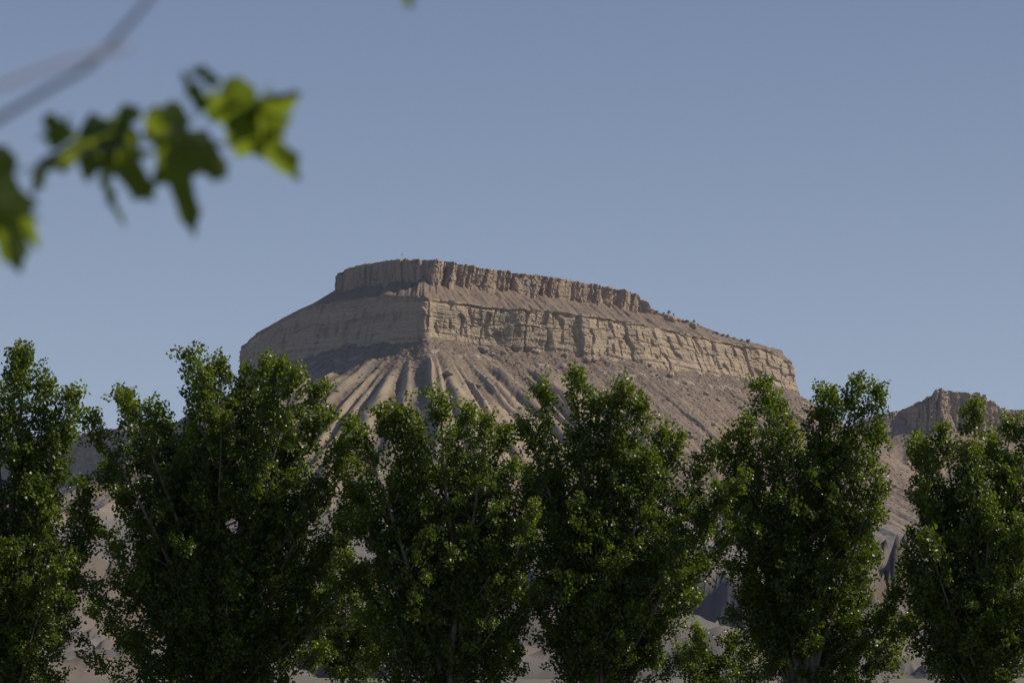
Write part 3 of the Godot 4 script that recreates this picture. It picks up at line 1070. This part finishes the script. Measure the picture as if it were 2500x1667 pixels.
func build_tree_row() -> void:
	make_sprays()
	var g := Vector3(0.096, 0.146, 0.019)
	make_tree("cottonwood_tree", "tall cottonwood before the distant shaded cliffs, its top crowded with shoots", Vector3(-11.97, 0, -58.00), [Vector2(-12.09, 9.31), Vector2(-11.74, 9.16), Vector2(-12.81, 8.84), Vector2(-11.22, 8.50), Vector2(-10.64, 8.27), Vector2(-13.31, 8.10), Vector2(-10.77, 7.47), Vector2(-10.37, 6.10), Vector2(-10.25, 5.16), Vector2(-10.69, 4.01), Vector2(-12.95, 6.52), Vector2(-11.71, 7.05), Vector2(-11.14, 5.47), Vector2(-11.18, 3.08), Vector2(-11.47, 2.15), Vector2(-12.05, 4.43), Vector2(-12.66, 3.91), Vector2(-11.61, 3.60), Vector2(-11.04, 1.44)], 1, 1.0, g)
	make_tree("cottonwood_tree_001", "widest cottonwood, its shoots reaching the shaded cliff of the mesa", Vector3(-7.19, 0, -60.00), [Vector2(-8.10, 9.42), Vector2(-7.37, 9.33), Vector2(-7.69, 8.87), Vector2(-6.84, 9.01), Vector2(-6.26, 9.42), Vector2(-5.73, 9.04), Vector2(-5.29, 8.87), Vector2(-4.80, 8.68), Vector2(-4.69, 8.00), Vector2(-7.99, 7.23), Vector2(-4.18, 6.58), Vector2(-4.06, 5.28), Vector2(-4.59, 4.53), Vector2(-6.27, 8.33), Vector2(-7.13, 7.67), Vector2(-5.60, 7.23), Vector2(-7.63, 5.61), Vector2(-6.01, 5.61), Vector2(-5.15, 5.93), Vector2(-6.64, 4.53), Vector2(-5.34, 3.99), Vector2(-4.47, 3.13), Vector2(-7.49, 3.45), Vector2(-5.97, 2.71), Vector2(-4.78, 2.07), Vector2(-6.83, 2.39), Vector2(-4.08, 7.13), Vector2(-3.74, 6.04), Vector2(-3.62, 4.10), Vector2(-9.95, 8.57), Vector2(-10.44, 7.78), Vector2(-9.53, 8.30), Vector2(-9.04, 8.13), Vector2(-10.20, 6.80), Vector2(-8.52, 6.80), Vector2(-10.38, 5.07), Vector2(-9.81, 6.04), Vector2(-10.89, 3.99), Vector2(-10.49, 3.03), Vector2(-9.18, 7.23), Vector2(-8.39, 5.61), Vector2(-9.76, 3.78), Vector2(-10.14, 1.85), Vector2(-9.13, 4.53), Vector2(-8.14, 3.99), Vector2(-9.40, 2.39), Vector2(-8.55, 2.92), Vector2(-8.15, 7.13), Vector2(-8.41, 6.36), Vector2(-7.84, 5.28), Vector2(-8.71, 5.17), Vector2(-9.11, 3.78), Vector2(-8.12, 2.71), Vector2(-8.75, 7.56)], 3, 1.0, g)
	make_tree("cottonwood_tree_002", "cottonwood below the gullied ridges under the mesa's prow", Vector3(-1.43, 0, -59.00), [Vector2(-3.86, 7.52), Vector2(-3.16, 7.87), Vector2(-2.68, 7.87), Vector2(-1.75, 8.16), Vector2(-1.08, 8.05), Vector2(-0.60, 7.59), Vector2(-0.15, 7.57), Vector2(-2.36, 7.41), Vector2(0.04, 6.50), Vector2(0.52, 5.43), Vector2(-3.68, 5.22), Vector2(0.62, 3.63), Vector2(-3.66, 2.90), Vector2(-1.66, 7.03), Vector2(-0.92, 6.61), Vector2(-2.94, 6.28), Vector2(-3.14, 4.69), Vector2(-2.29, 5.01), Vector2(-1.34, 5.22), Vector2(-0.38, 5.01), Vector2(0.04, 4.37), Vector2(-2.92, 3.11), Vector2(-0.59, 3.42), Vector2(0.25, 2.90), Vector2(-3.33, 1.85), Vector2(0.04, 1.85), Vector2(-1.86, 3.42), Vector2(-4.12, 7.03), Vector2(-4.00, 6.07), Vector2(-4.15, 4.37), Vector2(0.42, 6.18)], 4, 1.0, g)
	make_tree("cottonwood_tree_003", "cottonwood with thin separate shoots below the sunny cliff", Vector3(2.08, 0, -60.00), [Vector2(0.70, 8.54), Vector2(1.59, 8.87), Vector2(2.16, 8.27), Vector2(2.71, 8.54), Vector2(3.20, 8.19), Vector2(4.17, 7.34), Vector2(3.85, 7.62), Vector2(4.98, 7.02), Vector2(0.34, 7.65), Vector2(5.13, 5.82), Vector2(4.79, 4.31), Vector2(0.91, 6.36), Vector2(1.67, 7.45), Vector2(2.65, 7.23), Vector2(3.40, 6.69), Vector2(4.37, 5.82), Vector2(1.12, 5.07), Vector2(1.99, 5.28), Vector2(2.96, 5.28), Vector2(3.93, 4.74), Vector2(4.45, 3.45), Vector2(1.33, 3.67), Vector2(2.74, 3.78), Vector2(3.70, 2.92), Vector2(1.22, 2.39), Vector2(4.55, 2.07), Vector2(2.40, 2.39), Vector2(5.57, 6.26), Vector2(5.66, 5.28), Vector2(0.42, 6.58), Vector2(0.42, 4.96)], 5, 1.0, g)
	make_tree("cottonwood_tree_004", "cottonwood before the low end of the mesa", Vector3(7.46, 0, -62.00), [Vector2(6.34, 8.82), Vector2(6.90, 8.66), Vector2(8.03, 8.61), Vector2(8.37, 8.69), Vector2(8.93, 8.91), Vector2(9.44, 8.73), Vector2(5.65, 7.42), Vector2(5.94, 7.87), Vector2(9.53, 7.76), Vector2(9.33, 6.41), Vector2(5.97, 5.96), Vector2(9.47, 4.85), Vector2(6.00, 3.74), Vector2(7.00, 7.65), Vector2(7.89, 7.42), Vector2(8.57, 7.42), Vector2(6.64, 5.74), Vector2(7.53, 5.74), Vector2(8.54, 5.74), Vector2(8.95, 4.07), Vector2(6.50, 4.29), Vector2(7.61, 4.07), Vector2(9.48, 2.96), Vector2(6.59, 2.63), Vector2(8.37, 2.63), Vector2(10.02, 2.08), Vector2(7.36, 2.08), Vector2(5.31, 7.31), Vector2(5.44, 6.41), Vector2(9.83, 3.74), Vector2(10.26, 2.96)], 6, 1.0, g)
	make_tree("cottonwood_tree_005", "cottonwood covering part of the pillared butte", Vector3(11.61, 0, -60.00), [Vector2(11.57, 8.13), Vector2(10.47, 7.40), Vector2(10.08, 7.07), Vector2(12.09, 7.23), Vector2(10.91, 7.62), Vector2(12.70, 7.83), Vector2(13.31, 8.00), Vector2(10.16, 5.82), Vector2(10.08, 4.85), Vector2(13.48, 6.69), Vector2(10.42, 3.24), Vector2(11.43, 7.02), Vector2(12.51, 6.58), Vector2(10.75, 5.61), Vector2(11.72, 5.61), Vector2(12.57, 5.07), Vector2(10.71, 4.21), Vector2(11.79, 3.99), Vector2(13.08, 3.99), Vector2(10.78, 2.60), Vector2(11.85, 2.49), Vector2(12.72, 2.60), Vector2(11.29, 1.54), Vector2(9.75, 4.42), Vector2(10.05, 3.67), Vector2(9.76, 2.71)], 7, 1.0, g)
	make_tree("young_cottonwood", "short young cottonwood in the gap before the grey shale hills", Vector3(5.75, 0, -68.00), [Vector2(5.16, 2.73), Vector2(6.25, 2.43), Vector2(4.67, 2.13), Vector2(6.86, 2.49), Vector2(7.59, 2.25), Vector2(5.64, 1.89)], 8, 1.0, g)
	make_tree("young_cottonwood_001", "short cottonwood half hidden behind the edge of the widest tree", Vector3(-4.38, 0, -67.00), [Vector2(-4.65, 5.13), Vector2(-5.19, 4.63), Vector2(-4.10, 4.15), Vector2(-3.85, 3.07), Vector2(-5.54, 3.67), Vector2(-4.76, 3.91)], 9, 1.0, g)


# ------------------------------------------------------------------ the tree overhead

func lobed_leaf(base: Vector3, tip: Vector3, width: float, face: Vector3) -> ArrayMesh:
	var axis := tip - base
	var size := axis.length()
	var dir := axis / size
	var side := dir.cross(face).normalized()
	var up := side.cross(dir).normalized()
	var half := [Vector2(0.04, 0.0), Vector2(0.30, -0.06), Vector2(0.62, -0.02), Vector2(0.82, 0.14), Vector2(0.60, 0.24), Vector2(0.66, 0.36), Vector2(1.0, 0.52), Vector2(0.72, 0.56), Vector2(0.42, 0.58), Vector2(0.36, 0.72), Vector2(0.40, 0.82), Vector2(0.18, 0.90), Vector2(0.0, 1.0)]
	var ring: Array[Vector2] = []
	for p: Vector2 in half:
		ring.append(p)
	for k in range(half.size() - 2, -1, -1):
		ring.append(Vector2(-half[k].x, half[k].y))
	var v := PackedVector3Array()
	var idx := PackedInt32Array()
	var spine := 6
	for k in spine + 1:
		var t := float(k) / spine
		v.append(base + dir * size * t - up * size * 0.22 * t * t)
	for p in ring:
		var drop := 0.35 * absf(p.x) * width * 0.5 + 0.22 * p.y * p.y * size - 0.06 * width * sin(p.y * 14.0)
		v.append(base + dir * size * p.y + side * p.x * width * 0.5 - up * drop)
	for k in ring.size() - 1:
		var s0 := clampi(int(round(ring[k].y * spine)), 0, spine)
		var s1 := clampi(int(round(ring[k + 1].y * spine)), 0, spine)
		idx.append_array([s0, spine + 1 + k, spine + 2 + k])
		if s0 != s1:
			idx.append_array([s0, spine + 2 + k, s1])
	var n := PackedVector3Array()
	n.resize(v.size())
	for k in v.size():
		n[k] = up
	for k in range(spine + 1, v.size()):
		n[k] = (up + side * ring[k - spine - 1].x * 0.5).normalized()
	return mesh_from(v, idx)


func build_overhanging_tree() -> void:
	var leaf_mat := StandardMaterial3D.new()
	leaf_mat.resource_name = "broad_leaf"
	leaf_mat.albedo_color = lin(0.012, 0.026, 0.002)
	leaf_mat.roughness = 0.65
	leaf_mat.metallic_specular = 0.35
	leaf_mat.cull_mode = BaseMaterial3D.CULL_DISABLED
	leaf_mat.backlight_enabled = true
	leaf_mat.backlight = lin(0.24, 0.32, 0.025)
	var grey := StandardMaterial3D.new()
	grey.resource_name = "pale_bark"
	grey.albedo_color = lin(0.2, 0.19, 0.19)
	grey.roughness = 0.9
	var rosy := grey.duplicate()
	rosy.resource_name = "peeled_twig"
	rosy.albedo_color = lin(0.82, 0.66, 0.62)
	var trunk_foot := Vector3(-1.7, 0, -1.6)
	var root := base_node("overhanging_tree", trunk_foot)
	note(root, "out of focus leafy twigs and bare grey branches hanging against the sky", "tree")
	var tr := Tubes.new()
	var path := PackedVector3Array()
	var radius := PackedFloat32Array()
	for k in 9:
		var t := k / 8.0
		path.append(Vector3(0.12 * sin(t * 3.0), 4.2 * t, 0.1 * sin(t * 5.0)))
		radius.append(0.11 - 0.06 * t)
	tr.add(path, radius, 12)
	put(root, "trunk", mesh_from(tr.v, tr.idx, PackedColorArray(), tr.n), grey)
	var twig_sets := [
		["branch", Vector3(-1.62, 1.72, -1.6), [Vector3(-0.364, 1.960, -1.600), Vector3(-0.347, 1.972, -1.600), Vector3(-0.315, 1.992, -1.600), Vector3(-0.287, 2.009, -1.600), Vector3(-0.263, 2.036, -1.600), Vector3(-0.247, 2.056, -1.600), Vector3(-0.231, 2.082, -1.600)], 0.008, 0.0021, grey],
		["branch", Vector3(-1.62, 1.66, -1.6), [Vector3(-0.319, 1.940, -1.400), Vector3(-0.299, 1.947, -1.400), Vector3(-0.268, 1.959, -1.400), Vector3(-0.248, 1.964, -1.400), Vector3(-0.227, 1.969, -1.400)], 0.006, 0.0016, rosy],
		["twig", Vector3(-1.6, 2.0, -1.6), [Vector3(-0.507, 2.046, -2.200), Vector3(-0.475, 2.057, -2.200), Vector3(-0.451, 2.063, -2.200), Vector3(-0.395, 2.079, -2.200), Vector3(-0.342, 2.089, -2.200), Vector3(-0.298, 2.110, -2.200), Vector3(-0.280, 2.130, -2.200), Vector3(-0.277, 2.145, -2.200)], 0.006, 0.0009, grey],
		["twig", Vector3(-1.6, 2.35, -1.6), [Vector3(-0.290, 2.283, -2.000), Vector3(-0.196, 2.252, -2.000), Vector3(-0.121, 2.217, -2.000), Vector3(-0.091, 2.196, -2.000)], 0.009, 0.0012, grey]]
	for e in twig_sets:
		var smooth := PackedVector3Array([e[1], (e[1] as Vector3).lerp(e[2][0], 0.5)])
		smooth.append_array(dense(e[2], 6))
		var t := Tubes.new()
		var p := PackedVector3Array()
		var rr := PackedFloat32Array()
		for k in smooth.size():
			p.append(smooth[k] - trunk_foot)
			rr.append(e[3] if k == 0 else e[4] * lerpf(1.3, 0.75, float(k) / smooth.size()))
		t.add(p, rr, 6)
		put(root, e[0], mesh_from(t.v, t.idx, PackedColorArray(), t.n), e[5])
	var leaves := [
		[Vector3(-0.481, 2.066, -2.140), Vector3(-0.444, 1.958, -2.120), 0.072],
		[Vector3(-0.355, 2.105, -2.200), Vector3(-0.455, 2.088, -2.240), 0.080],
		[Vector3(-0.396, 2.113, -2.260), Vector3(-0.339, 2.045, -2.160), 0.063],
		[Vector3(-0.376, 2.054, -2.170), Vector3(-0.389, 2.035, -2.280), 0.015],
		[Vector3(-0.331, 2.129, -2.230), Vector3(-0.300, 2.008, -2.200), 0.055],
		[Vector3(-0.309, 2.072, -2.140), Vector3(-0.257, 2.044, -2.120), 0.043],
		[Vector3(-0.274, 2.135, -2.200), Vector3(-0.207, 2.051, -2.240), 0.075],
		[Vector3(-0.275, 2.117, -2.260), Vector3(-0.213, 2.133, -2.160), 0.063],
		[Vector3(-0.274, 2.138, -2.170), Vector3(-0.327, 2.204, -2.280), 0.017],
		[Vector3(-0.339, 2.093, -2.230), Vector3(-0.337, 2.120, -2.200), 0.034],
		[Vector3(-0.404, 2.074, -2.140), Vector3(-0.417, 2.096, -2.120), 0.040],
		[Vector3(-0.375, 2.091, -2.200), Vector3(-0.365, 2.126, -2.240), 0.040],
		[Vector3(-0.310, 2.113, -2.260), Vector3(-0.269, 2.072, -2.160), 0.040],
		[Vector3(-0.246, 2.113, -2.170), Vector3(-0.237, 2.160, -2.280), 0.040],
		[Vector3(-0.245, 2.093, -2.230), Vector3(-0.217, 2.099, -2.200), 0.034],
		[Vector3(-0.279, 2.106, -2.140), Vector3(-0.298, 2.135, -2.120), 0.020],
		[Vector3(-0.266, 2.124, -2.200), Vector3(-0.255, 2.159, -2.240), 0.034],
		[Vector3(-0.439, 2.092, -2.260), Vector3(-0.443, 2.052, -2.160), 0.034],
		[Vector3(-0.464, 2.040, -2.170), Vector3(-0.451, 2.024, -2.280), 0.040]]
	leaves.append([Vector3(-0.091, 2.196, -2.000), Vector3(-0.089, 2.161, -2.000), 0.025])
	# the leafy limb overhead that shades them
	var rng := RandomNumberGenerator.new()
	rng.seed = 8
	var limb := Tubes.new()
	var lp := PackedVector3Array()
	var lr := PackedFloat32Array()
	for k in 12:
		var t := k / 11.0
		lp.append(Vector3(lerpf(-1.62, 0.75, t), 2.45 + 0.35 * t + 0.06 * sin(t * 9.0), -1.6 - 0.75 * t) - trunk_foot)
		lr.append(0.022 - 0.018 * t)
	limb.add(lp, lr, 8)
	put(root, "branch", mesh_from(limb.v, limb.idx, PackedColorArray(), limb.n), grey)
	var leans := [-0.14, -0.2, -0.1, -0.12, -0.16, -0.1, -0.8, -1.0, -0.2, -0.14, -0.05, -0.2, 0.0, -0.6, -0.9, -0.3, -0.5, -0.18, -0.1, -0.12]
	for k in leaves.size():
		leaves[k].append(Vector3(leans[k], 0.35, 1.0).normalized())
	for k in 46:
		var t := 0.4 + 0.6 * rng.randf()
		var at := Vector3(lerpf(-1.62, 0.75, t), 2.45 + 0.35 * t, -1.6 - 0.75 * t) + Vector3(rng.randfn() * 0.08, rng.randf_range(0.0, 0.25), rng.randfn() * 0.14)
		var to := at + Vector3(rng.randf_range(-0.07, 0.09), rng.randf_range(-0.09, -0.02), rng.randf_range(-0.08, 0.08))
		if to.y > 1.6 - to.z * 0.29 + 0.03:
			leaves.append([at, to, 0.08, Vector3(rng.randfn() * 0.5 + 0.6, 1.0, rng.randfn() * 0.5).normalized()])
	for e in leaves:
		put(root, "leaf", lobed_leaf(e[0] - trunk_foot, e[1] - trunk_foot, e[2], e[3]), leaf_mat)
